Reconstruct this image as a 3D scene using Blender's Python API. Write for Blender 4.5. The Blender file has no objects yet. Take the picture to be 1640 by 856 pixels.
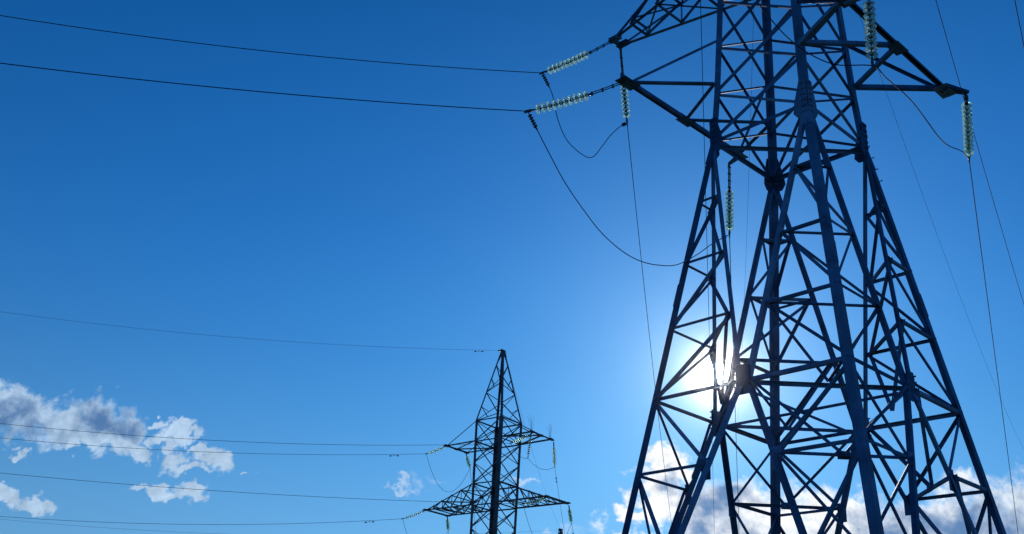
import bpy, bmesh, math, random
from mathutils import Vector, Matrix
random.seed(7)
S = bpy.context.scene
COL = S.collection
R = math.radians

WIRES = {
    'near_mid': ((2.637, 25.528, 20.668), (0.566, 25.12, 19.102), -1.73046, 0.11496, 0.004489),
    'near_low': ((2.598, 21.689, 16.629), (0.176, 21.299, 15.339), -1.72276, 0.09737, 0.003666),
    'far_mid': ((2.901, 25.772, 20.668), (3.405, 28.142, 19.477), 0.19422, 0.18903, 0.001523),
    'far_low': ((5.897, 25.115, 16.406), (6.355, 27.407, 15.354), 0.2236, 0.175, 0.001553),
    'far_right': ((11.013, 21.494, 16.686), (12.027, 23.84, 16.209), 0.45615, 0.25893, 0.001318),
    'G': ((10.063, 21.437, 23.957), (10.063, 21.437, 23.957), 0.54763, 0.19693, 0.002065),
    'F': ((6.741, 21.494, 28.328), (6.741, 21.494, 28.328), 0.53121, 0.17805, 0.001761),
    'I': ((6.469, 21.788, 27.42), (6.469, 21.788, 27.42), 0.20891, 0.11474, 0.001754),
    'E': ((5.41, 25.945, 23.957), (5.41, 25.945, 23.957), 0.20222, 0.21043, 0.001816),
    'H': ((11.617, 19.747, 19.46), (11.617, 19.747, 19.46), 0.54221, 0.19997, 0.002),
    't2n_T': ((-4.05, 74.129, 20.233), (-5.431, 73.574, 19.423), -1.83707, 0.14267, 0.00225),
    't2n_U': ((-5.179, 74.916, 15.71), (-6.79, 74.561, 14.917), -1.75519, 0.15022, 0.002663),
    't2n_S2': ((2.026, 69.29, 20.233), (0.547, 68.789, 19.307), -1.81791, 0.15104, 0.002333),
    't2n_V2': ((3.099, 68.429, 15.71), (1.547, 67.845, 15.103), -1.81494, 0.08351, 0.001294),
    't2earth': ((-0.628, 72.611, 27.208), (-0.628, 72.611, 27.208), -1.74523, 0.10124, 0.001884),
    't2f_S': ((3.576, 71.333, 20.233), (3.804, 73.117, 18.88), 0.14693, 0.3123, 0.001481),
    't2f_V': ((4.705, 70.545, 15.71), (5.057, 72.554, 14.906), 0.16771, 0.30347, 0.0015),
    't2f_T2': ((-2.681, 75.933, 20.233), (-2.34, 77.788, 19.525), 0.05541, 0.35147, 0.001495),
    't2f_U2': ((-3.754, 76.794, 15.71), (-3.686, 78.636, 14.951), 0.02525, 0.33987, 0.001499),
}
CLOUDS = [(-0.502, 0.2618, 0.0365, 0.0291, 1), (-0.4666, 0.2555, 0.0364, 0.0277, 1), (-0.4291, 0.2526, 0.0376, 0.0264, 1), (-0.3955, 0.2532, 0.0364, 0.0289, 1), (-0.3685, 0.2409, 0.0266, 0.0236, 1), (-0.3986, 0.2392, 0.0483, 0.0161, 1), (-0.3501, 0.2283, 0.0144, 0.011, 1), (-0.4218, 0.228, 0.0156, 0.0098, 1), (-0.4688, 0.2218, 0.012, 0.0055, 0.8), (-0.3362, 0.2577, 0.0122, 0.0069, 0.9), (-0.3188, 0.2499, 0.0158, 0.0087, 1), (-0.3052, 0.2419, 0.0157, 0.0099, 1), (-0.3277, 0.2381, 0.0145, 0.0111, 1), (-0.3183, 0.2202, 0.0156, 0.0122, 1), (-0.2988, 0.2127, 0.0203, 0.0066, 0.9), (-0.2721, 0.219, 0.0228, 0.0134, 1), (-0.2885, 0.223, 0.0144, 0.0085, 1), (-0.239, 0.2081, 0.006, 0.0036, 0.7), (-0.3399, 0.1942, 0.0154, 0.0053, 0.9), (-0.3213, 0.191, 0.019, 0.0095, 1), (-0.299, 0.1862, 0.0189, 0.0095, 1), (-0.4737, 0.178, 0.0235, 0.007, 1), (-0.4442, 0.1743, 0.0176, 0.01, 1), (-0.0966, 0.2055, 0.0204, 0.0054, 0.6), (-0.0767, 0.2126, 0.0108, 0.0072, 0.55), (-0.0614, 0.2171, 0.0096, 0.0054, 0.35), (0.0269, 0.2182, 0.0145, 0.0061, 0.6), (0.0667, 0.1763, 0.0357, 0.0082, 0.5), (0.0952, 0.1825, 0.0155, 0.0071, 0.45), (0.159, 0.24, 0.0257, 0.0211, 1), (0.1797, 0.2362, 0.0183, 0.0136, 0.8), (0.1502, 0.2092, 0.0265, 0.0316, 1), (0.1261, 0.1947, 0.0156, 0.0083, 0.8), (0.131, 0.1715, 0.0273, 0.0093, 1), (0.1978, 0.1867, 0.0479, 0.0505, 1), (0.2398, 0.1901, 0.054, 0.0482, 1), (0.2814, 0.1853, 0.054, 0.0444, 1), (0.3228, 0.1805, 0.0503, 0.0552, 1), (0.3613, 0.179, 0.0503, 0.0441, 1), (0.3996, 0.1752, 0.0503, 0.0525, 1), (0.4387, 0.1784, 0.0504, 0.0587, 1), (0.4713, 0.1778, 0.0504, 0.0698, 1), (0.5144, 0.1871, 0.0543, 0.0779, 1)]
CORES = [(-0.4881, 0.2556, 0.0546, 0.0214, 1), (-0.4543, 0.2424, 0.0423, 0.0124, 0.7), (-0.3938, 0.2596, 0.0304, 0.0189, 1), (-0.3697, 0.247, 0.0242, 0.0124, 0.8), (0.1588, 0.2235, 0.0107, 0.025, 0.8), (0.192, 0.1923, 0.033, 0.0288, 1), (0.2196, 0.2117, 0.0333, 0.0204, 1), (0.1974, 0.1692, 0.0523, 0.0354, 1), (0.2268, 0.165, 0.0392, 0.0352, 0.9), (0.2933, 0.1859, 0.0264, 0.0099, 0.5), (0.3714, 0.1901, 0.0397, 0.0215, 1), (0.4081, 0.1979, 0.0399, 0.0231, 1), (0.4436, 0.1939, 0.0531, 0.0324, 1), (0.4798, 0.1958, 0.0532, 0.0376, 1), (0.5161, 0.1977, 0.0533, 0.0436, 1)]
WISPS = [(-0.0737, 0.22, 0.0664, 0.0431, 1), (0.0282, 0.2158, 0.0302, 0.0219, 0.75), (0.0727, 0.1766, 0.0476, 0.0296, 0.9)]
PATHS = {'upper': [(0.893, 25.6, 18.738), (1.107, 26.142, 18.237), (1.371, 26.612, 17.896), (1.683, 26.994, 17.754), (2.092, 27.346, 17.68), (2.338, 27.579, 17.874), (2.576, 27.71, 18.297), (2.852, 27.813, 18.781), (3.139, 27.954, 19.182)], 'lower': [(0.737, 22.122, 14.737), (1.216, 22.872, 14.302), (1.756, 23.593, 13.929), (2.31, 24.285, 13.622), (2.96, 24.931, 13.42), (3.535, 25.483, 13.429), (4.119, 25.972, 13.58), (4.628, 26.414, 13.836), (5.228, 26.756, 14.317), (5.787, 27.066, 14.872)], 'right_string': [(6.17, 19.606, 21.364), (3.781, 19.247, 20.157)], 'right_near': [(5.16, 19.452, 18.448), (5.37, 19.355, 17.416), (5.531, 19.086, 16.775), (5.852, 18.851, 16.054), (6.244, 18.574, 15.429), (6.659, 18.23, 14.954)], 'right_far': [(7.85, 18.629, 14.971), (8.686, 19.53, 15.104), (9.37, 20.424, 15.252), (10.099, 21.36, 15.307), (10.715, 22.199, 15.581), (11.457, 23.008, 15.92)]}

# ------------------------------------------------------------------ camera
CAM_Z = 1.75
cam_d = bpy.data.cameras.new('camera'); cam = bpy.data.objects.new('camera', cam_d); COL.objects.link(cam)
pitch, roll = 0.41812, 0.05387
fw = Vector((0, math.cos(pitch), math.sin(pitch))); up0 = Vector((0, -math.sin(pitch), math.cos(pitch))); x0 = Vector((1, 0, 0))
rt = math.cos(roll)*x0 + math.sin(roll)*up0; up = -math.sin(roll)*x0 + math.cos(roll)*up0
m = Matrix((rt, up, -fw)).transposed().to_4x4(); m.translation = (0, 0, CAM_Z)
cam.matrix_world = m
cam_d.sensor_width = 36; cam_d.lens = 36.43; cam_d.clip_end = 6000
S.camera = cam

# ------------------------------------------------------------------ light, sky
GLARE_DENSITY = 1.0e-3  # density of the volume added for the sun glare
SUN_EL, SUN_AZ = R(18.27), R(12.11)           # azimuth from +Y towards +X
sdir = Vector((math.sin(SUN_AZ)*math.cos(SUN_EL), math.cos(SUN_AZ)*math.cos(SUN_EL), math.sin(SUN_EL)))
sun_d = bpy.data.lights.new('sun', 'SUN'); sun = bpy.data.objects.new('sun', sun_d); COL.objects.link(sun)
sun_d.energy = 3.5; sun_d.angle = R(0.53); sun_d.color = (1.0, .95, .87)
sun.rotation_euler = (-sdir).to_track_quat('-Z', 'Y').to_euler()

world = bpy.data.worlds.new('World'); S.world = world; world.use_nodes = True
wt = world.node_tree; N = wt.nodes; L = wt.links; N.clear()

def nd(t, **k):
    n = N.new(t)
    for a, b in k.items(): setattr(n, a, b)
    return n
def put(sock, v):
    if isinstance(v, bpy.types.NodeSocket): L.new(v, sock)
    else: sock.default_value = v
def M(op, a, b=0.0, c=0.0, clamp=False):
    n = nd('ShaderNodeMath', operation=op, use_clamp=clamp)
    put(n.inputs[0], a); put(n.inputs[1], b)
    if op in ('MULTIPLY_ADD', 'SMOOTH_MAX', 'SMOOTH_MIN'): put(n.inputs[2], c)
    return n.outputs[0]
def MR(v, a, b, c=0.0, d=1.0, kind='SMOOTHSTEP'):
    n = nd('ShaderNodeMapRange', interpolation_type=kind)
    put(n.inputs[0], v); n.inputs[1].default_value = a; n.inputs[2].default_value = b
    n.inputs[3].default_value = c; n.inputs[4].default_value = d
    return n.outputs[0]
def mix(f, a, b, mode='MIX'):
    n = nd('ShaderNodeMix', data_type='RGBA', blend_type=mode)
    put(n.inputs[0], f); put(n.inputs[6], a); put(n.inputs[7], b)
    return n.outputs[2]
def col(r, g, b): return (r, g, b, 1)

sky = nd('ShaderNodeTexSky', sky_type='NISHITA')
sky.sun_disc = False; sky.sun_elevation = SUN_EL; sky.sun_rotation = SUN_AZ
sky.altitude = 0; sky.air_density = 1.0; sky.dust_density = 0.2; sky.ozone_density = 3.0
geo = nd('ShaderNodeTexCoord')
sep = nd('ShaderNodeSeparateXYZ'); L.new(geo.outputs['Generated'], sep.inputs[0])
dx, dy, dz = sep.outputs
# angle to the sun
dt = nd('ShaderNodeVectorMath', operation='DOT_PRODUCT'); L.new(geo.outputs['Generated'], dt.inputs[0]); dt.inputs[1].default_value = sdir
ang = M('MULTIPLY', M('ARCCOSINE', M('MINIMUM', dt.outputs['Value'], .9999999)), 180/math.pi)
# blue of a deep clear sky: the Nishita sky made more saturated
hs = nd('ShaderNodeHueSaturation'); L.new(sky.outputs[0], hs.inputs['Color'])
hs.inputs['Saturation'].default_value = SKY_SAT = 1.0
# clear-sky radiance by elevation and by distance from the sun (a real sky is palest round the sun and near the horizon)
el = M('MULTIPLY', M('ARCSINE', dz), 180/math.pi)
ramp = nd('ShaderNodeValToRGB'); L.new(MR(el, 0, 60, kind='LINEAR'), ramp.inputs[0])
cr = ramp.color_ramp; cr.interpolation = 'B_SPLINE'
stops = [(0.0, (.30, .58, .92)), (.16, (.125, .405, .84)), (.30, (.036, .235, .70)), (.45, (.013, .142, .52)), (.65, (.003, .087, .35)), (1.0, (.001, .05, .22))]
cr.elements[0].position = 0; cr.elements[0].color = (*stops[0][1], 1)
cr.elements[1].position = 1; cr.elements[1].color = (*stops[-1][1], 1)
for p, c in stops[1:-1]:
    e = cr.elements.new(p); e.color = (*c, 1)
side = MR(ang, 8, 55, 1.24, .66, 'LINEAR')
cx = nd('ShaderNodeCombineColor'); put(cx.inputs[0], side); put(cx.inputs[1], side); put(cx.inputs[2], side)
base = mix(1.0, ramp.outputs[0], cx.outputs[0], 'MULTIPLY')
def expo(amp, w):
    return M('MULTIPLY', M('EXPONENT', M('DIVIDE', ang, -w)), amp)
def tint(v, c):
    n = nd('ShaderNodeVectorMath', operation='SCALE'); n.inputs[0].default_value = c; put(n.inputs['Scale'], v)
    return n.outputs[0]
def vadd(a, b):
    n = nd('ShaderNodeVectorMath', operation='ADD'); put(n.inputs[0], a); put(n.inputs[1], b); return n.outputs[0]
glow = vadd(tint(expo(.36, 7.0), (.45, .85, 1.0)), vadd(tint(expo(.40, 3.4), (.80, .95, 1.0)), tint(expo(.6, .45), (1, 1, 1))))
disc = vadd(tint(MR(ang, .75, .35), (300, 300, 285)), tint(MR(ang, 1.1, .6), (4, 4, 3.9)))

# clouds: soft lobes in direction space broken up by fractal noise
front = M('MAXIMUM', dy, .05)
u = M('DIVIDE', dx, front); v = M('DIVIDE', dz, front)
uv = nd('ShaderNodeCombineXYZ'); put(uv.inputs[0], u); put(uv.inputs[1], v)
u_, v_ = u, v
def noise(scale, detail, rough, off=(0, 0, 0), dist=0.0):
    mp = nd('ShaderNodeMapping'); L.new(uv.outputs[0], mp.inputs[0]); mp.inputs['Location'].default_value = off
    n = nd('ShaderNodeTexNoise'); L.new(mp.outputs[0], n.inputs['Vector'])
    n.inputs['Scale'].default_value = scale; n.inputs['Detail'].default_value = detail; n.inputs['Roughness'].default_value = rough
    n.inputs['Distortion'].default_value = dist
    return n.outputs[0]
def field(lobes):
    acc = None
    for (cu, cv, ru, rv, st) in lobes:
        a = M('DIVIDE', M('SUBTRACT', u, cu), ru); b = M('DIVIDE', M('SUBTRACT', v, cv), rv)
        d = M('SQRT', M('ADD', M('MULTIPLY', a, a), M('MULTIPLY', b, b)))
        f = M('MULTIPLY', M('SUBTRACT', 1.0, d), st)
        f = M('MAXIMUM', f, -.6)
        acc = f if acc is None else M('SMOOTH_MAX', acc, f, .12)
    return acc
def warp(c, s1, s2, o):
    a = M('MULTIPLY', M('SUBTRACT', noise(s1, 3, .5, o), .5), .055); b = M('MULTIPLY', M('SUBTRACT', noise(s2, 6, .6, o), .5), .030)
    return M('ADD', c, M('ADD', a, b))
u = warp(u_, 22, 75, (5, 5, 0)); v = warp(v_, 26, 80, (11, 2, 0))
F = field(CLOUDS)
Kf = field(CORES)
Kw = M('SUBTRACT', 1.0, M('MULTIPLY', M('MAXIMUM', field(WISPS), 0.0), .95))
n1 = noise(26, 10, .60, (3.1, 1.7, 0), .35); n2 = noise(30, 6, .55, (7.7, 4.2, 0), .3); n3 = noise(95, 6, .65, (1, 9, 0), .5)
Fs = M('MINIMUM', M('MULTIPLY', F, 1.45), .85)
dens = M('ADD', Fs, M('ADD', M('MULTIPLY', M('SUBTRACT', n1, .5), 1.9), M('MULTIPLY', M('SUBTRACT', n3, .5), .5)))
alpha = M('MULTIPLY', MR(dens, -.04, .70), MR(Kw, 0, 1, kind='LINEAR'))
thick = MR(M('ADD', Kf, M('ADD', M('MULTIPLY', M('SUBTRACT', n2, .5), 1.7), M('MULTIPLY', M('SUBTRACT', n1, .5), .6))), -.2, 1.05)
lit = M('MULTIPLY', MR(n3, .3, .7, .80, 1.08, 'LINEAR'), MR(n2, .32, .66, 1.08, .86, 'LINEAR'))
rim = mix(MR(ang, 8, 26), col(1.3, 1.34, 1.38), col(.56, .78, 1.05))
core = mix(MR(ang, 8, 26), col(.15, .31, .60), col(.10, .235, .50))
lc = nd('ShaderNodeVectorMath', operation='SCALE'); put(lc.inputs[0], rim); put(lc.inputs['Scale'], lit)
cc = mix(thick, lc.outputs[0], core)
nish = nd('ShaderNodeVectorMath', operation='MULTIPLY'); L.new(hs.outputs[0], nish.inputs[0]); nish.inputs[1].default_value = (.0, .006, .004)
clear = vadd(vadd(base, glow), nish.outputs[0])
# thin veil of moist air near the horizon is part of the ramp; clouds cover it
skyc = mix(alpha, clear, cc)
skyc = vadd(skyc, disc)
# below the horizon the sky model alone
bg = nd('ShaderNodeBackground'); put(bg.inputs[0], skyc); bg.inputs[1].default_value = 1.0
out = nd('ShaderNodeOutputWorld'); L.new(bg.outputs[0], out.inputs[0])
S.view_settings.view_transform = 'Standard'; S.view_settings.look = 'None'
S.view_settings.exposure = 0; S.view_settings.gamma = 1

# ------------------------------------------------------------------ materials
def mat(name, base, metal=0.0, rough=.5, var=.25, scale=3.0, bump=0.0, spec=.5, vary=0.0):
    m = bpy.data.materials.new(name); m.use_nodes = True
    t = m.node_tree; b = t.nodes['Principled BSDF']
    b.inputs['Metallic'].default_value = metal; b.inputs['Roughness'].default_value = rough
    b.inputs['Specular IOR Level'].default_value = spec
    tc = t.nodes.new('ShaderNodeTexCoord'); n = t.nodes.new('ShaderNodeTexNoise'); n.inputs['Scale'].default_value = scale; n.inputs['Detail'].default_value = 8
    n.inputs['Roughness'].default_value = .65
    t.links.new(tc.outputs['Object'], n.inputs['Vector'])
    r = t.nodes.new('ShaderNodeValToRGB'); t.links.new(n.outputs[0], r.inputs[0])
    r.color_ramp.elements[0].position = .3; r.color_ramp.elements[1].position = .7
    r.color_ramp.elements[0].color = (*[c*(1-var) for c in base], 1); r.color_ramp.elements[1].color = (*[min(1, c*(1+var)) for c in base], 1)
    t.links.new(r.outputs[0], b.inputs['Base Color'])
    if vary:
        oi = t.nodes.new('ShaderNodeObjectInfo'); mr = t.nodes.new('ShaderNodeMapRange'); t.links.new(oi.outputs['Random'], mr.inputs[0])
        mr.inputs[3].default_value = 1-vary; mr.inputs[4].default_value = 1+vary
        h = t.nodes.new('ShaderNodeHueSaturation'); t.links.new(r.outputs[0], h.inputs['Color']); t.links.new(mr.outputs[0], h.inputs['Value'])
        m2 = t.nodes.new('ShaderNodeMapRange'); t.links.new(oi.outputs['Random'], m2.inputs[0]); m2.inputs[3].default_value = 1.0; m2.inputs[4].default_value = .78
        t.links.new(m2.outputs[0], h.inputs['Saturation']); t.links.new(h.outputs[0], b.inputs['Base Color'])
    if bump:
        bp = t.nodes.new('ShaderNodeBump'); bp.inputs['Strength'].default_value = bump; t.links.new(n.outputs[0], bp.inputs['Height']); t.links.new(bp.outputs[0], b.inputs['Normal'])
    return m
STEEL = mat('sky_tinted_steel', (.014, .112, .27), metal=0, rough=.6, var=.45, scale=1.6, spec=.08, vary=.42)  # blue cast of the reflected sky put into the base colour
STEEL2 = mat('weathered_steel', (.05, .07, .10), metal=.3, rough=.5, var=.3, scale=2)
FIT = mat('forged_fittings', (.04, .05, .07), metal=.5, rough=.45, var=.3, scale=20)
WIRE = mat('conductor', (.018, .02, .026), metal=0, rough=.85, var=.2, scale=5, spec=.15)
CONC = mat('concrete', (.32, .31, .29), rough=.9, var=.2, scale=4, bump=.3)
GRASS = mat('meadow', (.06, .085, .03), rough=.95, var=.5, scale=.6, bump=.5)
PATHM = mat('dirt', (.16, .12, .08), rough=.95, var=.3, scale=2, bump=.4)

def glass_mat():
    m = bpy.data.materials.new('toughened_glass'); m.use_nodes = True
    t = m.node_tree; b = t.nodes['Principled BSDF']; o = t.nodes['Material Output']
    b.inputs['Base Color'].default_value = (.60, .93, .90, 1); b.inputs['Roughness'].default_value = .08
    b.inputs['Transmission Weight'].default_value = .85; b.inputs['IOR'].default_value = 1.5
    tr = t.nodes.new('ShaderNodeBsdfTranslucent'); tr.inputs[0].default_value = (.74, 1, .95, 1)
    mx = t.nodes.new('ShaderNodeMixShader'); mx.inputs[0].default_value = .22
    t.links.new(b.outputs[0], mx.inputs[1]); t.links.new(tr.outputs[0], mx.inputs[2]); t.links.new(mx.outputs[0], o.inputs[0])
    return m
GLASS = glass_mat()

# ------------------------------------------------------------------ helpers
def link(name, bm, mt, parent=None, smooth=False):
    me = bpy.data.meshes.new(name); bm.normal_update(); bm.to_mesh(me); bm.free()
    if smooth:
        for p in me.polygons: p.use_smooth = True
    for q in (mt if isinstance(mt, (list, tuple)) else [mt]): me.materials.append(q)
    o = bpy.data.objects.new(name, me); COL.objects.link(o)
    if parent: o.parent = parent
    return o
def tag(o, label=None, cat=None, group=None, kind=None):
    if label: o['label'] = label
    if cat: o['category'] = cat
    if group: o['group'] = group
    if kind: o['kind'] = kind
    return o
def empty(name, loc=(0, 0, 0), rz=0.0):
    o = bpy.data.objects.new(name, None); COL.objects.link(o); o.location = loc; o.rotation_euler = (0, 0, rz)
    o.empty_display_size = .3
    return o
def loopface(bm, ring): bm.faces.new([bm.verts.new(p) for p in ring])
def prism(bm, ringA, ringB):
    a = [bm.verts.new(p) for p in ringA]; b = [bm.verts.new(p) for p in ringB]; n = len(a)
    for i in range(n): bm.faces.new((a[i], a[(i+1) % n], b[(i+1) % n], b[i]))
    bm.faces.new(a[::-1]); bm.faces.new(b)
def orth(v, d): 
    v = v - d*v.dot(d); return v.normalized()
def angle(bm, p0, p1, w, t, U, V, center=False, off=0.0):
    """rolled angle section from p0 to p1, flanges of width w along U and V"""
    p0, p1 = Vector(p0), Vector(p1); d = (p1-p0).normalized(); U = orth(Vector(U), d); V = orth(Vector(V), d)
    o = U*(-w/2 if center else 0) + V*off
    prof = [(0, 0), (w, 0), (w, t), (t, t), (t, w), (0, w)]
    A = [p0+o+U*a+V*b for a, b in prof]; B = [p1+o+U*a+V*b for a, b in prof]
    prism(bm, A, B)
def brace(bm, p0, p1, w, n, off=0.0, t=None):
    """angle brace: one flange flat in the face whose outward normal is n, the other pointing inward"""
    p0, p1 = Vector(p0), Vector(p1); d = (p1-p0).normalized(); n = orth(Vector(n), d)
    angle(bm, p0, p1, w, t or w*.1, d.cross(n), -n, True, off)
def tube(bm, pts, r, seg=8, close=True):
    rings = []; prev = None
    pts = [Vector(p) for p in pts]
    for i, p in enumerate(pts):
        d = (pts[min(i+1, len(pts)-1)]-pts[max(i-1, 0)]).normalized()
        a = (prev - d*prev.dot(d)).normalized() if prev is not None else d.orthogonal().normalized()
        prev = a; b = d.cross(a)
        rr = r[i] if isinstance(r, (list, tuple)) else r
        rings.append([bm.verts.new(p+(a*math.cos(2*math.pi*k/seg)+b*math.sin(2*math.pi*k/seg))*rr) for k in range(seg)])
    for q in range(len(rings)-1):
        for k in range(seg): bm.faces.new((rings[q][k], rings[q][(k+1) % seg], rings[q+1][(k+1) % seg], rings[q+1][k]))
    if close: bm.faces.new(rings[0][::-1]); bm.faces.new(rings[-1])
def box(bm, c, X, Y, Z):
    c, X, Y, Z = Vector(c), Vector(X), Vector(Y), Vector(Z)
    prism(bm, [c-X-Y-Z, c+X-Y-Z, c+X+Y-Z, c-X+Y-Z], [c-X-Y+Z, c+X-Y+Z, c+X+Y+Z, c-X+Y+Z])
def plate(bm, pts, n, t):
    n = Vector(n).normalized()*t/2; pts = [Vector(p) for p in pts]
    prism(bm, [p-n for p in pts], [p+n for p in pts])
def bolt(bm, p, n, r=.018, h=.03):
    p, n = Vector(p), Vector(n).normalized(); tube(bm, [p, p+n*h], r, 6)

CN = {'F': (-1, -1), 'R': (1, -1), 'M': (1, 1), 'L': (-1, 1)}   # corners: nearest, right, farthest, left
FACES = [('F', 'R', (0, -1, 0)), ('R', 'M', (1, 0, 0)), ('M', 'L', (0, 1, 0)), ('L', 'F', (-1, 0, 0))]

def build_tower(P, root, merge=False):
    """P: knee height zk, levels [(z, w)...] from knee up, body X-braced; legs below the knee as three-chord struts"""
    bms = {}
    def piece(name, mt=None):
        """returns a bmesh and a closer that links it (or keeps it for one merged mesh per kind)"""
        if merge:
            if name not in bms: bms[name] = (bmesh.new(), mt or P['mat'])
            return bms[name][0], (lambda: None)
        bm = bmesh.new()
        return bm, (lambda: link(name, bm, mt or P['mat'], root))
    lv = P['levels']; zk = lv[0][0]; wk = P['wk']
    def cr(c, w, z): return Vector((CN[c][0]*w/2, CN[c][1]*w/2, z))
    def wz(z):
        for (a, wa), (b, wb_) in zip(lv, lv[1:]):
            if z <= b or (b, wb_) == lv[-1]: return wa+(wb_-wa)*(z-a)/(b-a)
    def node(c, k): return cr(c, lv[k][1], lv[k][0])
    W = P['leg_w']; n = len(lv)
    # corner posts of the body
    for c in CN:
        sx, sy = CN[c]
        bm, done = piece('body_leg')
        for a in range(n-1): 
            angle(bm, node(c, a), node(c, a+1), W, W*.09, (-sx, 0, 0), (0, -sy, 0))
        # splice plates with bolts
        for zz in P.get('splices', []):
            w = wz(zz)
            p = cr(c, w, zz)
            for ax in (0, 1):
                nrm = Vector((sx, 0, 0)) if ax == 0 else Vector((0, sy, 0)); tg = Vector((0, -sy, 0)) if ax == 0 else Vector((-sx, 0, 0))
                q = p + tg*W*.5 + nrm*.006
                box(bm, q, tg*W*.5, Vector((0, 0, .3)), nrm*.006)
                for i in range(4):
                    for j in (-.25, .25): bolt(bm, q+tg*W*j+Vector((0, 0, -.22+.147*i))+nrm*.006, nrm)
        done()
    # X bracing of the body
    for fi, (a, b, nn) in enumerate(FACES):
        for k in range(n-1):
            for (p, q, off) in ((node(a, k), node(b, k+1), .004), (node(b, k), node(a, k+1), W*.12)):
                bm, done = piece('body_brace' if k < P.get('vis', 99) else 'upper_body_brace')
                d = (q-p).normalized(); wk_ = 1.3 if (a == 'L' and off < .01) or (a == 'R' and off > .01) else .68
                brace(bm, p+d*.04, q-d*.04, P['br_w']*wk_, nn, off if off > .01 else -.0); done()
        for k in P['rings']:
            bm, done = piece('ring_strut'); brace(bm, node(a, k), node(b, k), P['br_w']*1.15, nn, W*.16); done()
    for k in P['rings'][:1]:
        for (a, b) in (('F', 'M'), ('L', 'R')):
            bm, done = piece('cross_strut'); brace(bm, node(a, k)+Vector((0, 0, .02 if a == 'F' else -.1)), node(b, k)+Vector((0, 0, .02 if a == 'F' else -.1)), P['br_w'], (0, 0, 1)); done()
    # small node plates on the body corners
    for k in range(1, n):
        for c in CN:
            sx, sy = CN[c]; p = node(c, k)
            bm, done = piece('node_plate' if k < P.get('vis', 99) else 'upper_node_plate')
            for nrm, tg in ((Vector((sx, 0, 0)), Vector((0, -sy, 0))), (Vector((0, sy, 0)), Vector((-sx, 0, 0)))):
                q = p - nrm*(W*.10) + tg*W*.55
                s = W*.9
                plate(bm, [q+tg*s*.55+Vector((0, 0, .35*s)), q+tg*s*.55-Vector((0, 0, .35*s)), q-Vector((0, 0, s*.75)), q-tg*s*.3-Vector((0, 0, s*.75)), q-tg*s*.3+Vector((0, 0, s*.75)), q+Vector((0, 0, s*.75))], nrm, .012)
            done()
    # knee gussets
    for c in CN:
        sx, sy = CN[c]; p = cr(c, wk, zk)
        bm, done = piece('knee_plate')
        for nrm, tg in ((Vector((sx, 0, 0)), Vector((0, -sy, 0))), (Vector((0, sy, 0)), Vector((-sx, 0, 0)))):
            H = P['gus']; q = p + nrm*.018
            zs = Vector((0, 0, 1))
            plate(bm, [q+zs*H*1.15, q+tg*W*1.05+zs*H*1.15, q+tg*W*1.9+zs*H*.15, q+tg*W*2.1-zs*H*.35, q+tg*W*1.5-zs*H*.6, q-zs*H*.6], nrm, .016)
            for i in range(6):
                for j in (.3, .7):
                    bolt(bm, q+tg*W*j+zs*(-.4*H+i*H*.28)+nrm*.008, nrm, .02, .035)
        # lower splice following the flared leg
        wf = wk+(P['wb']-wk)*(-1.1*H)/(P['zb']-zk); pb = cr(c, wf, zk-1.1*H); pa = cr(c, wk, zk-.1)
        angle(bm, pa+Vector((sx, sy, 0))*.014, pb+Vector((sx, sy, 0))*.014, W*1.08, .016, (-sx, 0, 0), (0, -sy, 0))
        done()
    # flared legs
    zb, wb, zf = P['zb'], P['wb'], P['zf']
    wof = lambda z: wk+(wb-wk)*(z-zk)/(zb-zk)
    zg = P.get('zg', 0.05)
    up_t = P['up_t']; g = P['gap']
    order = ['F', 'R', 'M', 'L']; cw = P['chord_w']
    mids = {}
    for i, c in enumerate(order):
        nx, pv = order[(i+1) % 4], order[(i-1) % 4]
        sx, sy = CN[c]
        bm, done = piece('leg'); angle(bm, cr(c, wk, zk), cr(c, wof(zg), zg), W, W*.09, (-sx, 0, 0), (0, -sy, 0)); 
        for zz in (zk+(zb-zk)*.62,):
            p = cr(c, wof(zz), zz)
            d = (cr(c, wof(zz-1), zz-1)-p).normalized()
            angle(bm, p-d*.28+Vector((sx, sy, 0))*.012, p+d*.28+Vector((sx, sy, 0))*.012, W*1.05, .014, (-sx, 0, 0), (0, -sy, 0))
        done()
        ch = {}
        for side, o in (('prev', pv), ('next', nx)):
            m0 = (cr(c, wb, zb)+cr(o, wb, zb))/2; dd = (cr(c, wb, zb)-m0).normalized(); mb = m0+dd*g
            foot = cr(c, wof(zf), zf); top = cr(c, wk, zk)
            nn = m0.copy(); nn.z = 0; nn.normalize()
            t0 = .03; tz = lambda z, mb=mb, foot=foot: mb + (foot-mb)*((z-zb)/(zf-zb))
            pts = [top+(mb-top)*t0] ; inw = -nn
            bm, done = piece('inner_chord')
            angle(bm, pts[0], mb, cw, cw*.1, -dd, inw); 
            done()
            bm, done = piece('lower_chord')
            angle(bm, mb, tz(zg), cw*(1.55 if c == 'L' else 1.0), cw*.1, -dd, inw); done()
            ch[side] = dict(mb=mb, top=top, foot=foot, nn=nn, dd=dd, tz=tz)
            mids[(c, o)] = (mb, nn, dd)
        lev = []
        for t in up_t: 
            z = zk+(zb-zk)*t
            lev.append((cr(c, wof(z), z), ch['prev']['top'].lerp(ch['prev']['mb'], t), ch['next']['top'].lerp(ch['next']['mb'], t)))
        lev.append((cr(c, wb, zb), ch['prev']['mb'], ch['next']['mb'])); ib = len(lev)-1
        for z in P['low_z']:
            if z <= zg+.2: continue
            lev.append((cr(c, wof(z), z), ch['prev']['tz'](z), ch['next']['tz'](z)))
        nP, nN = ch['prev']['nn'], ch['next']['nn']; sw = P['strut_w']
        diag = (Vector((sx, sy, 0))).normalized()
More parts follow.
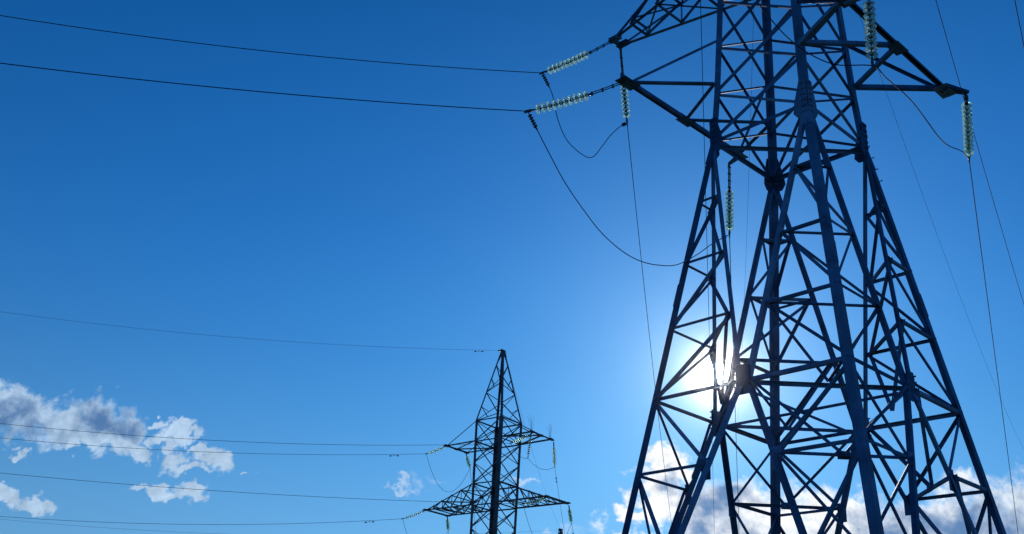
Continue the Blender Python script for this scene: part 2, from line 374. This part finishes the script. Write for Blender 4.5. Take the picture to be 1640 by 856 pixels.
        for k, (o, a, b) in enumerate(lev):
            big = 1.3 if k == ib else 1.0
            bm, done = piece('leg_strut'); brace(bm, o, a, sw*big, nP, .015); done()
            bm, done = piece('leg_strut'); brace(bm, o, b, sw*big, nN, .015); done()
            if k != ib:
                bm, done = piece('leg_strut'); brace(bm, a, b, sw, -diag, .01); done()
            if k+1 < len(lev):
                o2, a2, b2 = lev[k+1]
                if k < ib:
                    bm, done = piece('leg_diagonal'); brace(bm, a, o2, sw, nP, .05); done()
                    bm, done = piece('leg_diagonal'); brace(bm, b, o2, sw, nN, .05); done()
                    if k == ib-1:
                        mm = (a2+b2)/2
                        for q in (a, b):
                            bm, done = piece('leg_diagonal'); brace(bm, q, mm, sw, -diag, .03); done()
                    else:
                        bm, done = piece('leg_diagonal'); brace(bm, a, b2, sw, -diag, .03); done()
                else:
                    bm, done = piece('leg_diagonal'); brace(bm, o, a2, sw, nP, .05); done()
                    bm, done = piece('leg_diagonal'); brace(bm, o, b2, sw, nN, .05); done()
                    mm = (a2+b2)/2
                    for q in (a, b):
                        bm, done = piece('leg_diagonal'); brace(bm, q, mm, sw, -diag, .03); done()
                    bm, done = piece('leg_plate'); box(bm, mm, diag.cross(Vector((0, 0, 1)))*.12, diag*.008, Vector((0, 0, .08))); done()
                    # plates where the struts meet the chord
                    for q, nq in ((a2, nP), (b2, nN)):
                        dd_ = nq.cross(Vector((0, 0, 1)))
                        bm, done = piece('leg_plate'); box(bm, q-nq*.02+Vector((0, 0, -.1)), dd_*.11, nq*.008, Vector((0, 0, .22))); done()
        # footing
        f = cr(c, wof(zg), 0); 
        bm, done = piece('footing', CONC)
        box(bm, f+Vector((-sx*.25, -sy*.25, .08)), Vector((.8, 0, 0)), Vector((0, .8, 0)), Vector((0, 0, .28))); 
        bmesh.ops.bevel(bm, geom=bm.edges[:], offset=.03, segments=1, affect='EDGES') if not merge else None
        done()
    # belt: plates at the face centres, diaphragm ring and cross
    for (a, b, nn) in FACES:
        m0 = (cr(a, wb, zb)+cr(b, wb, zb))/2; d = (cr(b, wb, zb)-m0).normalized(); nv = Vector(nn)
        bm, done = piece('belt_plate')
        G = P['gus']
        plate(bm, [m0+d*s*(g+cw*.35)+Vector((0, 0, zz)) + nv*.012 for s, zz in ((-.8, G*.6), (.8, G*.6), (1, G*.45), (1, -G*.45), (.8, -G*.55), (-.8, -G*.55), (-1, -G*.45), (-1, G*.45))], nn, .016)
        for sx_ in (-1, 1):
            for i in range(5): bolt(bm, m0+d*sx_*(g+cw*.4)+Vector((0, 0, -.26+.13*i))+nv*.02, nv)
        # web: short stub tying both chords above
        done()
    cen = {a+b: (cr(a, wb, zb)+cr(b, wb, zb))/2 for a, b, _ in FACES}
    ks = list(cen)
    for i in range(4):
        bm, done = piece('belt_strut'); brace(bm, cen[ks[i]], cen[ks[(i+1) % 4]], P['strut_w']*1.25, (0, 0, 1)); done()
    for i in range(2):
        bm, done = piece('belt_strut'); brace(bm, cen[ks[i]]+Vector((0, 0, -.06-.1*i)), cen[ks[i+2]]+Vector((0, 0, -.06-.1*i)), P['strut_w'], (0, 0, 1)); done()
    bm, done = piece('belt_strut'); brace(bm, cr('F', wb, zb-.03), cr('M', wb, zb-.03), P['strut_w']*1.2, (0, 0, 1), .1); done()

    # ---- cross-arms
    for A in P['arms']:
        z = A['z']; w = wz(z); zt = A['zt']; wt_ = wz(zt)
        for s in (1, -1):
            lo, hi = (('L', 'M') if s == 1 else ('R', 'F'))
            y = s*(w/2+A['d'][0 if s == 1 else 1])
            p = Vector((-s*A['e1'], y, z)); q = Vector((s*A['e2'], y, z))
            a, b = cr(lo, w, z), cr(hi, w, z); at, bt = cr(lo, wt_, zt), cr(hi, wt_, zt)
            aw = A['w']; dn = Vector((0, 0, -1))
            if merge: arm = None
            bm, done = piece('arm_beam')          # end edge
            ex = (q-p).normalized()
            e0 = p-ex*A.get('ext', .15); e1 = q+ex*A.get('ext', .15)
            angle(bm, e0+Vector((0, -s*aw*.55, 0)), e1+Vector((0, -s*aw*.55, 0)), aw, aw*.12, (0, s, 0), (0, 0, 1)); 
            angle(bm, e0+Vector((0, s*aw*.6, 0)), e1+Vector((0, s*aw*.6, 0)), aw*.6, aw*.1, (0, -s, 0), (0, 0, 1)); done()
            mid = (p+q)/2
            for (u1, u2) in ((a, p), (b, q)):
                bm, done = piece('arm_chord'); brace(bm, u1, u2, aw, dn); done()
            for (u1, u2) in ((at, p), (bt, q)):
                bm, done = piece('arm_tie'); brace(bm, u1, u2, aw*(.85 if A['truss'] else .65), (0, 0, 1)); done()
            if not A['truss']:
                for u1 in (a, b):
                    bm, done = piece('arm_brace'); brace(bm, u1, mid, aw*.9, dn, .02); done()
                for u in (p, mid, q):
                    bm, done = piece('arm_plate')
                    k = A.get('pl', 1)*(1.15 if u is p else 1)
                    box(bm, u+Vector((0, -s*.02, -.01)), ex*.26*k, Vector((0, .15*k, 0)), Vector((0, 0, .007))); 
                    box(bm, u+Vector((0, -s*.02, .06)), ex*.24*k, Vector((0, .012, 0)), Vector((0, 0, .09*k)))
                    for i in (-1, 0, 1): bolt(bm, u+ex*.15*k*i-Vector((0, 0, .02)), (0, 0, -1), .02, .03)
                    done()
            else:
                for u in (p, q):
                    bm, done = piece('arm_plate')
                    box(bm, u+Vector((0, -s*.1, -.01)), ex*.1, Vector((0, .2, 0)), Vector((0, 0, .007)))
                    box(bm, u+Vector((0, -s*.1, .07)), ex*.09, Vector((0, .2, 0)), Vector((0, 0, .012))); done()
                prev = (a, b, at, bt)
                for si, t in enumerate(A['st']):
                    ba, bb = a.lerp(p, t), b.lerp(q, t); ta, tb = at.lerp(p, t), bt.lerp(q, t)
                    for (u1, u2, nv) in ((ba, ta, ex), (bb, tb, ex), (ba, bb, dn), (ta, tb, Vector((0, 0, 1)))):
                        if (u1-u2).length < .15: continue
                        bm, done = piece('arm_brace'); brace(bm, u1, u2, aw*.6, nv, .02); done()
                    x = (prev[0], bb) if si % 2 == 0 else (prev[1], ba)
                    y_ = (prev[2], ba, prev[3], bb)
                    bm, done = piece('arm_brace'); brace(bm, x[0], x[1], aw*.6, dn, .04); done()
                    for (u1, u2) in ((y_[0], y_[1]), (y_[2], y_[3])):
                        bm, done = piece('arm_brace'); brace(bm, u1, u2, aw*.6, ex, .03); done()
                    x = (prev[3], ta) if si % 2 == 0 else (prev[2], tb)
                    bm, done = piece('arm_brace'); brace(bm, x[0], x[1], aw*.6, Vector((0, 0, 1)), .04); done()
                    prev = (ba, bb, ta, tb)
    # ---- peak
    zt, wt_ = lv[-1]; pk = P['peak']; pz, pw = pk['z'], pk['w']; K = pk['n']
    def pn(c, k):
        t = k/K
        return cr(c, wt_+(pw-wt_)*t, zt+(pz-zt)*t)
    for c in CN:
        sx, sy = CN[c]
        bm, done = piece('peak_leg'); angle(bm, pn(c, 0), pn(c, K), W*.6, W*.06, (-sx, 0, 0), (0, -sy, 0)); done()
    for fi, (a, b, nn) in enumerate(FACES):
        for k in range(K):
            aa, bb = (a, b) if (k+fi) % 2 else (b, a)
            bm, done = piece('peak_brace'); brace(bm, pn(aa, k), pn(bb, k+1), P['br_w']*.75, nn, .01); done()
            if k < K-1 and k % 2 == 0:
                bm, done = piece('peak_brace'); brace(bm, pn(aa, k).lerp(pn(bb, k+1), .5), pn(aa, k+1), P['br_w']*.6, nn, .05); done()
    bm, done = piece('peak_cap')
    box(bm, (0, 0, pz+.03), (pw*.8, 0, 0), (0, pw*.55, 0), (0, 0, .05)); box(bm, (0, 0, pz-.12), (pw*.62, 0, 0), (0, pw*.62, 0), (0, 0, .012))
    box(bm, (0, 0, pz+.09), (pw*1.0, 0, 0), (0, .03, 0), (0, 0, .03)); done()
    # step bolts on one leg
    if P.get('steps'):
        sx, sy = CN['R']
        for i in range(P['steps'][0]):
            z = P['steps'][1]+i*P['steps'][2]
            w = wz(z) if z >= zk else wof(z)
            bm, done = piece('step_bolt')
            p = cr('R', w, z)+Vector((-.04, 0, 0)); 
            if i % 2: p = cr('R', w, z)+Vector((0, .04, 0)); dd_ = Vector((1, 0, 0))
            else: dd_ = Vector((0, -1, 0))
            tube(bm, [p, p+dd_*.075], .011, 6); tube(bm, [p+dd_*.066, p+dd_*.08], .02, 6); done()
    if merge:
        for nme, (bm, mt) in bms.items(): link(nme, bm, mt, root)

# ------------------------------------------------------------------ ground
bm = bmesh.new(); NX = 60
def gz(x, y):
    r = math.hypot(x, y)
    z = 0.15*math.sin(x*.05+1)*math.sin(y*.043) * min(1, max(0, (r-12)/30))
    if y > 88: z -= 4.6*min(1, (y-88)/30)
    return z - .02
gv = {}
ext = lambda i: (abs(2*i/NX-1)**2.6)*3000*(1 if i > NX/2 else -1)
for i in range(NX+1):
    for j in range(NX+1):
        x, y = ext(i), ext(j)+30
        gv[i, j] = bm.verts.new((x, y, gz(x, y)))
for i in range(NX):
    for j in range(NX): bm.faces.new((gv[i, j], gv[i+1, j], gv[i+1, j+1], gv[i, j+1]))
tag(link('ground', bm, GRASS, smooth=True), 'rough grass field under the pylons', 'ground', kind='structure')

# ------------------------------------------------------------------ towers
p1, tap, p2 = 1.37449, .11882, .01285; S0 = 2.6
H1 = 13.21407+CAM_Z
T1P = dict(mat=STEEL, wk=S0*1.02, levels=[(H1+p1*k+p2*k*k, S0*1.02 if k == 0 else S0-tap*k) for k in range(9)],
    leg_w=.172, br_w=.080, chord_w=.105, strut_w=.066, gus=.55, gap=.1376, rings=[0, 4, 8], vis=4, splices=[],
    zb=H1-6.55992, wb=4.7164, zf=H1-15.40373, up_t=[.25408, .49854, .74583], low_z=[H1-8.21439, H1-10.1, H1-12.1],
    arms=[dict(z=H1+1.6656, zt=H1+3.0, d=(1.57, 1.57), e1=2.724, e2=2.029, w=.11, truss=False, ext=.18),
          dict(z=H1+4*p1+16*p2, zt=H1+5*p1+25*p2+.1, d=(4.485, 4.43), e1=.18, e2=.18, w=.095, truss=True, st=[.28, .55, .8], ext=.04),
          dict(z=H1+10.2, zt=H1+11.8, d=(1.8, 2.3), e1=.4, e2=.4, w=.085, truss=False, ext=.1, pl=.6)],
    peak=dict(z=H1+14.2, w=.35, n=3), steps=(12, H1-.95, .155))
phi1, phi2 = .74532, .885
tower1 = empty('transmission_tower', (6.53156, 21.5731, 0), phi1)
tag(tower1, 'huge lattice pylon filling the right side, sun shining between its legs', 'pylon')
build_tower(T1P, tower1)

p = 1.50774; HA = 19.99058+CAM_Z
T2P = dict(mat=STEEL2, wk=2.401, levels=[(HA-8*p+p*k, 2.401-.027*(8-k)) for k in range(9)],
    leg_w=.21, br_w=.075, chord_w=.11, strut_w=.075, gus=.45, gap=.14, rings=[0, 1, 4, 5, 7, 8], vis=99, splices=[HA-2.4*p, HA-5.3*p],
    zb=HA-8*p-4.3, wb=3.8, zf=HA-8*p-11, up_t=[.3, .65], low_z=[HA-8*p-5.8, HA-8*p-7.5],
    arms=[dict(z=HA-p, zt=HA-.05, d=(2.8, 2.8), e1=1.041, e2=1.223, w=.10, truss=False, ext=.22, pl=.7),
          dict(z=HA-4*p, zt=HA-3*p, d=(4.35, 4.35), e1=1.096, e2=1.261, w=.10, truss=True, st=[.22, .42, .62, .82], ext=.22),
          dict(z=HA-7*p, zt=HA-6*p, d=(2.9, 2.9), e1=1.0, e2=1.2, w=.10, truss=False, ext=.2, pl=.7)],
    peak=dict(z=HA+5.42, w=.22, n=5))
tower2 = empty('transmission_tower', (-.32768, 72.61119, 0), phi2)
tag(tower2, 'smaller dark lattice pylon further off with its pointed peak in view', 'pylon')
build_tower(T2P, tower2)
# wiry anti-bird spikes on its right-hand arms
def spikes(root, local, n=7):
    for i in range(n):
        bm = bmesh.new(); a = random.uniform(0, 6.28); t = random.uniform(.05, .42)
        d = Vector((math.cos(a)*t, math.sin(a)*t, 1)).normalized(); q = Vector(local)+Vector((random.uniform(-.1, .1), 0, .12))
        tube(bm, [q, q+d*random.uniform(.7, 1.3)], .005, 4); link('bird_spike', bm, FIT, root)
yS = 2.374/2+2.695
spikes(tower2, (1.0, -yS, HA-p)); spikes(tower2, (-1.15, -yS, HA-p))

HA3 = 15.6; T3P = dict(T2P)
T3P.update(levels=[(HA3-6*p+p*k-4.6+4.6, 2.3) for k in range(7)], wk=2.3, zb=HA3-6*p-2.6, wb=3.2, zf=HA3-6*p-8.5, up_t=[.5], low_z=[], splices=[], rings=[0, 6],
    arms=[dict(z=HA3-p, zt=HA3-.05, d=(2.2, 2.2), e1=1., e2=1.1, w=.12, truss=False, ext=.2, pl=.7)], peak=dict(z=HA3+7.2, w=.3, n=5), zg=-4.5)
tower3 = empty('transmission_tower', (7.2, 120.8, 0), .9)
tag(tower3, 'tip of a far pylon at the bottom edge beside the smaller pylon', 'pylon')
build_tower(T3P, tower3, merge=True)

# ------------------------------------------------------------------ insulators, jumpers, conductors
def disc_mesh(full=True):
    """one cap-and-pin glass unit hanging along -Z, origin at its top"""
    seg = 24 if full else 12
    bm = bmesh.new()
    prof = [(.045, -.045), (.075, -.05), (.115, -.066), (.127, -.080), (.124, -.088), (.108, -.082), (.100, -.092), (.090, -.094), (.084, -.078), (.070, -.088), (.060, -.090), (.054, -.072), (.030, -.074)]
    rings = [[bm.verts.new((r*math.cos(2*math.pi*i/seg), r*math.sin(2*math.pi*i/seg), z)) for i in range(seg)] for r, z in prof]
    for a, b in zip(rings, rings[1:]):
        for i in range(seg): bm.faces.new((a[i], b[i], b[(i+1) % seg], a[(i+1) % seg]))
    bm.faces.new(rings[0]); bm.faces.new(rings[-1][::-1])
    me = bpy.data.meshes.new('glass_disc'); bm.normal_update(); bm.to_mesh(me); bm.free(); me.materials.append(GLASS)
    for q in me.polygons: q.use_smooth = True
    bm = bmesh.new(); tube(bm, [(0, 0, .004), (0, 0, 0), (0, 0, -.03), (0, 0, -.05), (0, 0, -.055)], [.025, .042, .050, .055, .04], seg//2)
    tube(bm, [(0, 0, -.075), (0, 0, -.15)], .011, 8)
    mc = bpy.data.meshes.new('disc_cap'); bm.normal_update(); bm.to_mesh(mc); bm.free(); mc.materials.append(FIT)
    return me, mc
D_HI = disc_mesh(True); D_LO = disc_mesh(False)

def insulator(label, a, b, ndisc=10, link_len=None, sag=.08, hi=True, group=None, pitch_=.146, horn=True):
    """string from attachment a to conductor clamp b (world points): link, glass discs, clamp"""
    a, b = Vector(a), Vector(b)
    root = empty('insulator_string', a)
    tag(root, label, 'insulator', group)
    c = (a+b)/2 + Vector((0, 0, -sag*(b-a).length))
    def pt(t): return ((1-t)**2)*a + 2*t*(1-t)*c + t*t*b
    N_ = 60; cum = [0.0]
    for i in range(N_): cum.append(cum[-1]+(pt((i+1)/N_)-pt(i/N_)).length)
    tot = cum[-1]; glen = ndisc*pitch_; clamp = .2
    if link_len is None: link_len = tot-glen-clamp
    if link_len < .05: 
        pitch_ = (tot-clamp-.1)/ndisc; glen = ndisc*pitch_; link_len = .1
    def at(s):
        s = min(max(s, 0), tot)
        for i in range(N_):
            if cum[i+1] >= s: f = (s-cum[i])/(cum[i+1]-cum[i]); return pt((i+f)/N_)
        return b
    # link hardware: shackle, strap, eye
    bm = bmesh.new()
    q0, q1 = at(0), at(link_len); d = (q1-q0).normalized(); sd = d.orthogonal().normalized(); sd2 = d.cross(sd)
    off = -a
    tube(bm, [q0+off, at(.1)+off], .022, 8)
    if link_len > .25:
        for s_ in (-1, 1): box(bm, (at(.08)+at(link_len-.06))/2+off+sd2*.024*s_, d*((at(link_len-.06)-at(.08)).length/2), sd*.02, sd2*.006)
        for k in range(4):
            q = at(.1+(link_len-.2)*k/3)+off; tube(bm, [q-sd2*.05, q+sd2*.05], .022, 8)
        tube(bm, [at(link_len-.12)+off, at(link_len)+off], [.03, .022], 8)
    link('link_strap', bm, FIT, root)
    me, mc = D_HI if hi else D_LO
    for i in range(ndisc):
        s0 = link_len+i*pitch_; q = at(s0); d = (at(s0+pitch_)-at(s0)).normalized()
        rot = (-d).to_track_quat('Z', 'X')
        g = bpy.data.objects.new('glass_disc', me); COL.objects.link(g); g.parent = root; g.location = q-a; g.rotation_mode = 'QUATERNION'; g.rotation_quaternion = rot
        k = pitch_/.146
        g.scale = (1, 1, k)
        h = bpy.data.objects.new('metal_cap', mc); COL.objects.link(h); h.parent = g
    bm = bmesh.new(); s0 = link_len+ndisc*pitch_
    tube(bm, [at(s0)+off, at(tot-.08)+off, b+off], [.018, .035, .026], 8)
    q = b+off; box(bm, q, (b-at(tot-.1)).normalized()*.09, Vector((0, 0, .035)), d.cross(Vector((0, 0, 1)))*.02)
    link('clamp', bm, FIT, root)
    return root

def hang(a, b, low, n=40):
    """slack cable between a and b drooping by 'low' metres below the chord (quadratic in between)"""
    a, b = Vector(a), Vector(b)
    return [a.lerp(b, i/n)+Vector((0, 0, -4*low*(i/n)*(1-i/n))) for i in range(n+1)]
def smooth_path(pts, n=12):
    pts = [Vector(p) for p in pts]; P = [pts[0]*2-pts[1]]+pts+[pts[-1]*2-pts[-2]]; out_ = []
    for i in range(1, len(P)-2):
        for k in range(n):
            t = k/n; a, b, c, d = P[i-1], P[i], P[i+1], P[i+2]
            out_.append(.5*((2*b)+(c-a)*t+(2*a-5*b+4*c-d)*t*t+(3*b-3*c+d-a)*t**3))
    return out_+[pts[-1]]
def jumper(label, pts, r=.0125, group='slack jumper cables', dampers=()):
    a = Vector(pts[0]); root = empty('jumper_cable', a); tag(root, label, 'cable', group)
    bm = bmesh.new(); tube(bm, [Vector(p)-a for p in pts], r, 8); link('cable', bm, WIRE, root)
    for (i, kind) in dampers:
        p = Vector(pts[i]); q = Vector(pts[i+1]); d = (q-p).normalized()
        bm = bmesh.new()
        if kind == 'clamps':
            for k in range(5):
                c = p+d*(.03+k*.075)-a; sd = d.cross(Vector((0, 1, 0))).normalized()
                box(bm, c, d*.018, sd*.05, sd.cross(d)*.02)
            tube(bm, [p-a, p+d*.42-a], .024, 8)
        else:
            box(bm, p-a, d*.09, Vector((0, 0, .04)), Vector((.03, .03, 0)))
        link('bolted_clamp', bm, FIT, root)
    return root
def wire_pts(key, T, n=90, t0=0):
    a, b, az, s, c = WIRES[key]; b = Vector(b)
    return [b+Vector((math.sin(az)*t, math.cos(az)*t, -s*t+c*t*t)) for t in [t0+(T-t0)*(i/n)**1.5 for i in range(n+1)]]
def conductor(key, label, T, r=.012, group=None, damp=(), n=90):
    pts = wire_pts(key, T, n); a = pts[0]; root = empty('overhead_wire', a); tag(root, label, 'wire', group)
    bm = bmesh.new(); tube(bm, [q-a for q in pts], r, 6); link('wire', bm, WIRE, root)
    for t in damp:
        _, b, az, s, c = WIRES[key]; b = Vector(b); d = Vector((math.sin(az), math.cos(az), -s)).normalized()
        q = b+Vector((math.sin(az)*t, math.cos(az)*t, -s*t+c*t*t)) - a
        bm = bmesh.new(); tube(bm, [q-Vector((0, 0, .0)), q-Vector((0, 0, .09))], .02, 6)
        tube(bm, [q-Vector((0, 0, .09))-d*.28, q-Vector((0, 0, .09))+d*.28], .009, 6)
        for s_ in (-1, 1): tube(bm, [q-Vector((0, 0, .1))+d*.2*s_, q-Vector((0, 0, .1))+d*.33*s_], .045, 8)
        link('vibration_damper', bm, FIT, root)
    return root

G1 = 'glass insulator strings of the big pylon'; G2 = 'glass insulator strings of the smaller pylon'
GW = 'conductors of the big pylon'; GV = 'conductors of the smaller pylon'
w = WIRES
insulator('upper of two slanting glass insulator strings left of the big pylon', w['near_mid'][0], w['near_mid'][1], 10, sag=.05, group=G1)
insulator('lower of two slanting glass insulator strings left of the big pylon', w['near_low'][0], w['near_low'][1], 10, sag=.05, group=G1)
insulator('hanging glass string under the upper left arm, just behind the lower left arm tip', w['far_mid'][0], w['far_mid'][1], 10, sag=.03, group=G1)
insulator('hanging glass string between the left legs of the big pylon, on a long link', w['far_low'][0], w['far_low'][1], 10, sag=.03, group=G1)
insulator('glass string hanging from the right arm tip of the big pylon', w['far_right'][0], w['far_right'][1], 12, sag=.03, group=G1, pitch_=.172)
conductor('near_mid', 'uppermost wire running off to the left edge from the big pylon', 55, group=GW)
conductor('near_low', 'second wire from the top running off to the left edge from the big pylon', 55, group=GW)
conductor('far_mid', 'wire running down from the glass string behind the left arm tip, left of the sun', 75, group=GW)
conductor('far_low', 'wire running down from the glass string between the left legs, past the sun', 75, group=GW)
conductor('far_right', 'wire running down from the glass string at the right arm tip', 75, group=GW)
conductor('G', 'wire entering at the top and passing behind the right arm tip to the right edge', 60, group=GW)
conductor('H', 'short piece of wire crossing the top right corner', 60, group=GW)
conductor('E', 'wire coming straight down from the top along the left leg of the big pylon', 75, group=GW)
conductor('F', 'thinnest wire, sloping down to the right edge behind the right arm', 110, r=.007, group=GW)
conductor('I', 'faint thin wire running down between the left and middle legs of the big pylon', 70, r=.006, group=GW)

# brackets that carry the strings out from the arm tips
def bracket(local, world, wd=.05):
    c, s_ = math.cos(phi1), math.sin(phi1); d = Vector(world)-Vector((6.53156, 21.5731, 0))
    e = Vector((c*d.x+s_*d.y, -s_*d.x+c*d.y, d.z)); q = Vector(local); ax = (e-q).normalized(); sd = ax.cross(Vector((0, 0, 1))).normalized()
    bm = bmesh.new(); e2 = e+ax*.05; prism(bm, [q-sd*wd*2.2-Vector((0, 0, .05)), q+sd*wd*2.2-Vector((0, 0, .05)), q+sd*wd*2.2+Vector((0, 0, .06)), q-sd*wd*2.2+Vector((0, 0, .06))],
        [e2-sd*wd-Vector((0, 0, .02)), e2+sd*wd-Vector((0, 0, .02)), e2+sd*wd+Vector((0, 0, .05)), e2-sd*wd+Vector((0, 0, .05))])
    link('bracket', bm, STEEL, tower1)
bracket((2.6, -2.80, H1+1.69), w['far_right'][0], .06)
bracket((2.1, 2.80, H1+1.69), w['far_low'][0], .05)
bracket((-2.65, 2.80, H1+1.69), w['near_low'][0], .06)
# right circuit's jumper and its support string
def loc1(x, y, z):
    c, s_ = math.cos(phi1), math.sin(phi1); return Vector((c*x-s_*y+6.53156, s_*x+c*y+21.5731, z+H1))
sup_a = loc1(-1.97, -3.31, 1.50); sup_b = sup_a+Vector((-.08, .0, -1.8))
bm = bmesh.new(); q = Vector((-1.97, -2.75, H1+1.6)); e = Vector((-1.97, -3.36, H1+1.54))
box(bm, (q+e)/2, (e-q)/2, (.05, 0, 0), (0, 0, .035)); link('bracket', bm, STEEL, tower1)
insulator('vertical glass string in front of the right arm, cut off by the top edge', sup_a, sup_b, 10, sag=0, group=G1)
def bump_path(a, b, low, dx=0, power=1.0): return hang(a, b, low)
A1 = Vector(w['near_mid'][1]); B1 = Vector(w['far_mid'][1])
jumper('slack cable looping from the upper slanting string to the hanging string left of the pylon', smooth_path([A1]+PATHS['upper']+[B1]), dampers=((1, 'clamps'), (115, 'block')))
A2 = Vector(w['near_low'][1]); B2 = Vector(w['far_low'][1])
jumper('long slack cable looping from the lower slanting string in behind the left leg', smooth_path([A2]+PATHS['lower']+[B2]), dampers=((1, 'clamps'), (128, 'block')))
C1 = Vector(w['far_right'][1]); c0, C0 = PATHS['right_string']
insulator('glass string on the near side of the big pylon, above the picture', c0, C0, 10, sag=.05, group=G1)
jumper('slack cable from the front leg past the vertical string to the right arm string', smooth_path([C0]+PATHS['right_near']+[sup_b]+PATHS['right_far']+[C1]))


# smaller pylon: strings, jumpers, conductors
def loc2(x, y, z):
    c, s_ = math.cos(phi2), math.sin(phi2); return Vector((c*x-s_*y-.32768, s_*x+c*y+72.61119, z))
insulator('slanting glass string at the upper left arm tip of the smaller pylon', w['t2n_T'][0], w['t2n_T'][1], 9, sag=.06, hi=False, group=G2)
insulator('slanting glass string at the lower left arm tip of the smaller pylon', w['t2n_U'][0], w['t2n_U'][1], 10, sag=.06, hi=False, group=G2)
insulator('slanting bright glass string beside the body of the smaller pylon at upper arm', w['t2n_S2'][0], w['t2n_S2'][1], 9, sag=.06, hi=False, group=G2)
insulator('slanting glass string inside the lower right arm of the smaller pylon', w['t2n_V2'][0], w['t2n_V2'][1], 10, sag=.06, hi=False, group=G2)
insulator('glass string hanging from the upper right arm tip of the smaller pylon', w['t2f_S'][0], w['t2f_S'][1], 10, sag=.03, hi=False, group=G2)
insulator('glass string hanging from the lower right arm tip of the smaller pylon', w['t2f_V'][0], w['t2f_V'][1], 10, sag=.03, hi=False, group=G2)
insulator('glass string hanging under the upper left arm of the smaller pylon', w['t2f_T2'][0], w['t2f_T2'][1], 9, sag=.03, hi=False, group=G2)
insulator('glass string hanging under the lower left arm of the smaller pylon', w['t2f_U2'][0], w['t2f_U2'][1], 9, sag=.03, hi=False, group=G2)
s2 = loc2(-1.2, -yS, HA-p); s2b = s2+Vector((-.15, .1, -1.75))
insulator('glass string hanging inward of the upper right arm tip of the smaller pylon', s2, s2b, 10, sag=0, hi=False, group=G2)
conductor('t2n_T', 'left wire of the upper pair, from the upper left arm of the smaller pylon', 75, group=GV, damp=(2.3,))
conductor('t2n_U', 'lowest wire on the left, from the lower left arm of the smaller pylon', 75, group=GV, damp=(2.3,))
conductor('t2n_S2', 'wire to the left crossing just above the upper left arm tip of the smaller pylon', 75, group=GV)
conductor('t2n_V2', 'wire to the left passing behind the lower left arm of the smaller pylon', 75, group=GV)
conductor('t2earth', 'single thin wire to the left from the very top of the smaller pylon', 75, r=.008, group=GV, damp=(1.5,))
conductor('t2f_S', 'wire dropping from the upper right arm string of the smaller pylon', 60, group=GV, damp=(1.6,))
conductor('t2f_V', 'wire dropping from the lower right arm string of the smaller pylon', 60, group=GV, damp=(1.6,))
conductor('t2f_T2', 'wire dropping behind the upper left arm of the smaller pylon', 60, group=GV)
conductor('t2f_U2', 'wire dropping from the lower left arm string of the smaller pylon', 60, group=GV)
E1 = Vector(w['t2n_T'][1]); E2 = Vector(w['t2f_T2'][1]); GJ = 'slack jumper cables of the smaller pylon'
jumper('slack cable hanging in a deep loop under the upper left arm of the smaller pylon', hang(E1, E2, 2.25), group=GJ)
jumper('slack cable looping down from the lower left arm tip of the smaller pylon', hang(w['t2n_U'][1], w['t2f_U2'][1], 2.3), group=GJ)
jumper('slack cable looping under the upper right arm of the smaller pylon', hang(w['t2n_S2'][1], s2b, .35)+hang(s2b, w['t2f_S'][1], .45)[1:], group=GJ)
jumper('slack cable looping under the lower right arm of the smaller pylon', hang(w['t2n_V2'][1], w['t2f_V'][1], 2.6), group=GJ)
# earth wire between the peaks of the far pylons
pk2 = Vector((-.2, 72.7, HA+5.45)); pk3 = Vector((7.2, 120.8, HA3+7.2))
pts = hang(pk2, pk3, 1.0, 60); root = empty('overhead_wire', pk2); tag(root, 'thin wire from the peak of the smaller pylon down to the far pylon tip', 'wire', GV)
bm = bmesh.new(); tube(bm, [q-pk2 for q in pts], .008, 6); link('wire', bm, WIRE, root)
pts = hang(pk3, Vector((-60, 112, HA3+4)), 1.5, 40); root = empty('overhead_wire', pk3); tag(root, 'thin wire running left from the far pylon tip at the bottom edge', 'wire', GV)
bm = bmesh.new(); tube(bm, [q-pk3 for q in pts], .01, 6); link('wire', bm, WIRE, root)
# single glass units at the peak, catching the sun
insulator('tiny bright glass insulator left of the peak of the smaller pylon', loc2(-.15, 0, HA+5.47), w['t2earth'][1], 1, link_len=.12, sag=0, hi=False, group='peak insulators of the smaller pylon')
insulator('tiny bright glass insulator hanging right of the peak of the smaller pylon', loc2(.2, -.05, HA+5.45), loc2(.32, -.08, HA+5.05), 1, link_len=.08, sag=0, hi=False, group='peak insulators of the smaller pylon')

# ------------------------------------------------------------------ added scattering volume, spreads sun glare over the bars
bm = bmesh.new(); bmesh.ops.create_cube(bm, size=1.0)
for v_ in bm.verts: v_.co = Vector((v_.co.x*330, v_.co.y*240+50, -8 if v_.co.z < 0 else 60))
hm = bpy.data.materials.new('glare_medium'); hm.use_nodes = True; ht = hm.node_tree; ht.nodes.clear()
ho = ht.nodes.new('ShaderNodeOutputMaterial'); hv = ht.nodes.new('ShaderNodeVolumePrincipled'); ht.links.new(hv.outputs[0], ho.inputs['Volume'])
hv.inputs['Density'].default_value = GLARE_DENSITY; hv.inputs['Anisotropy'].default_value = .993; hv.inputs['Color'].default_value = (.036, .036, .036, 1)
tag(link('glare_volume', bm, hm), kind='stuff')
S.render.engine = 'CYCLES'
S.cycles.max_bounces = 8; S.cycles.transmission_bounces = 6
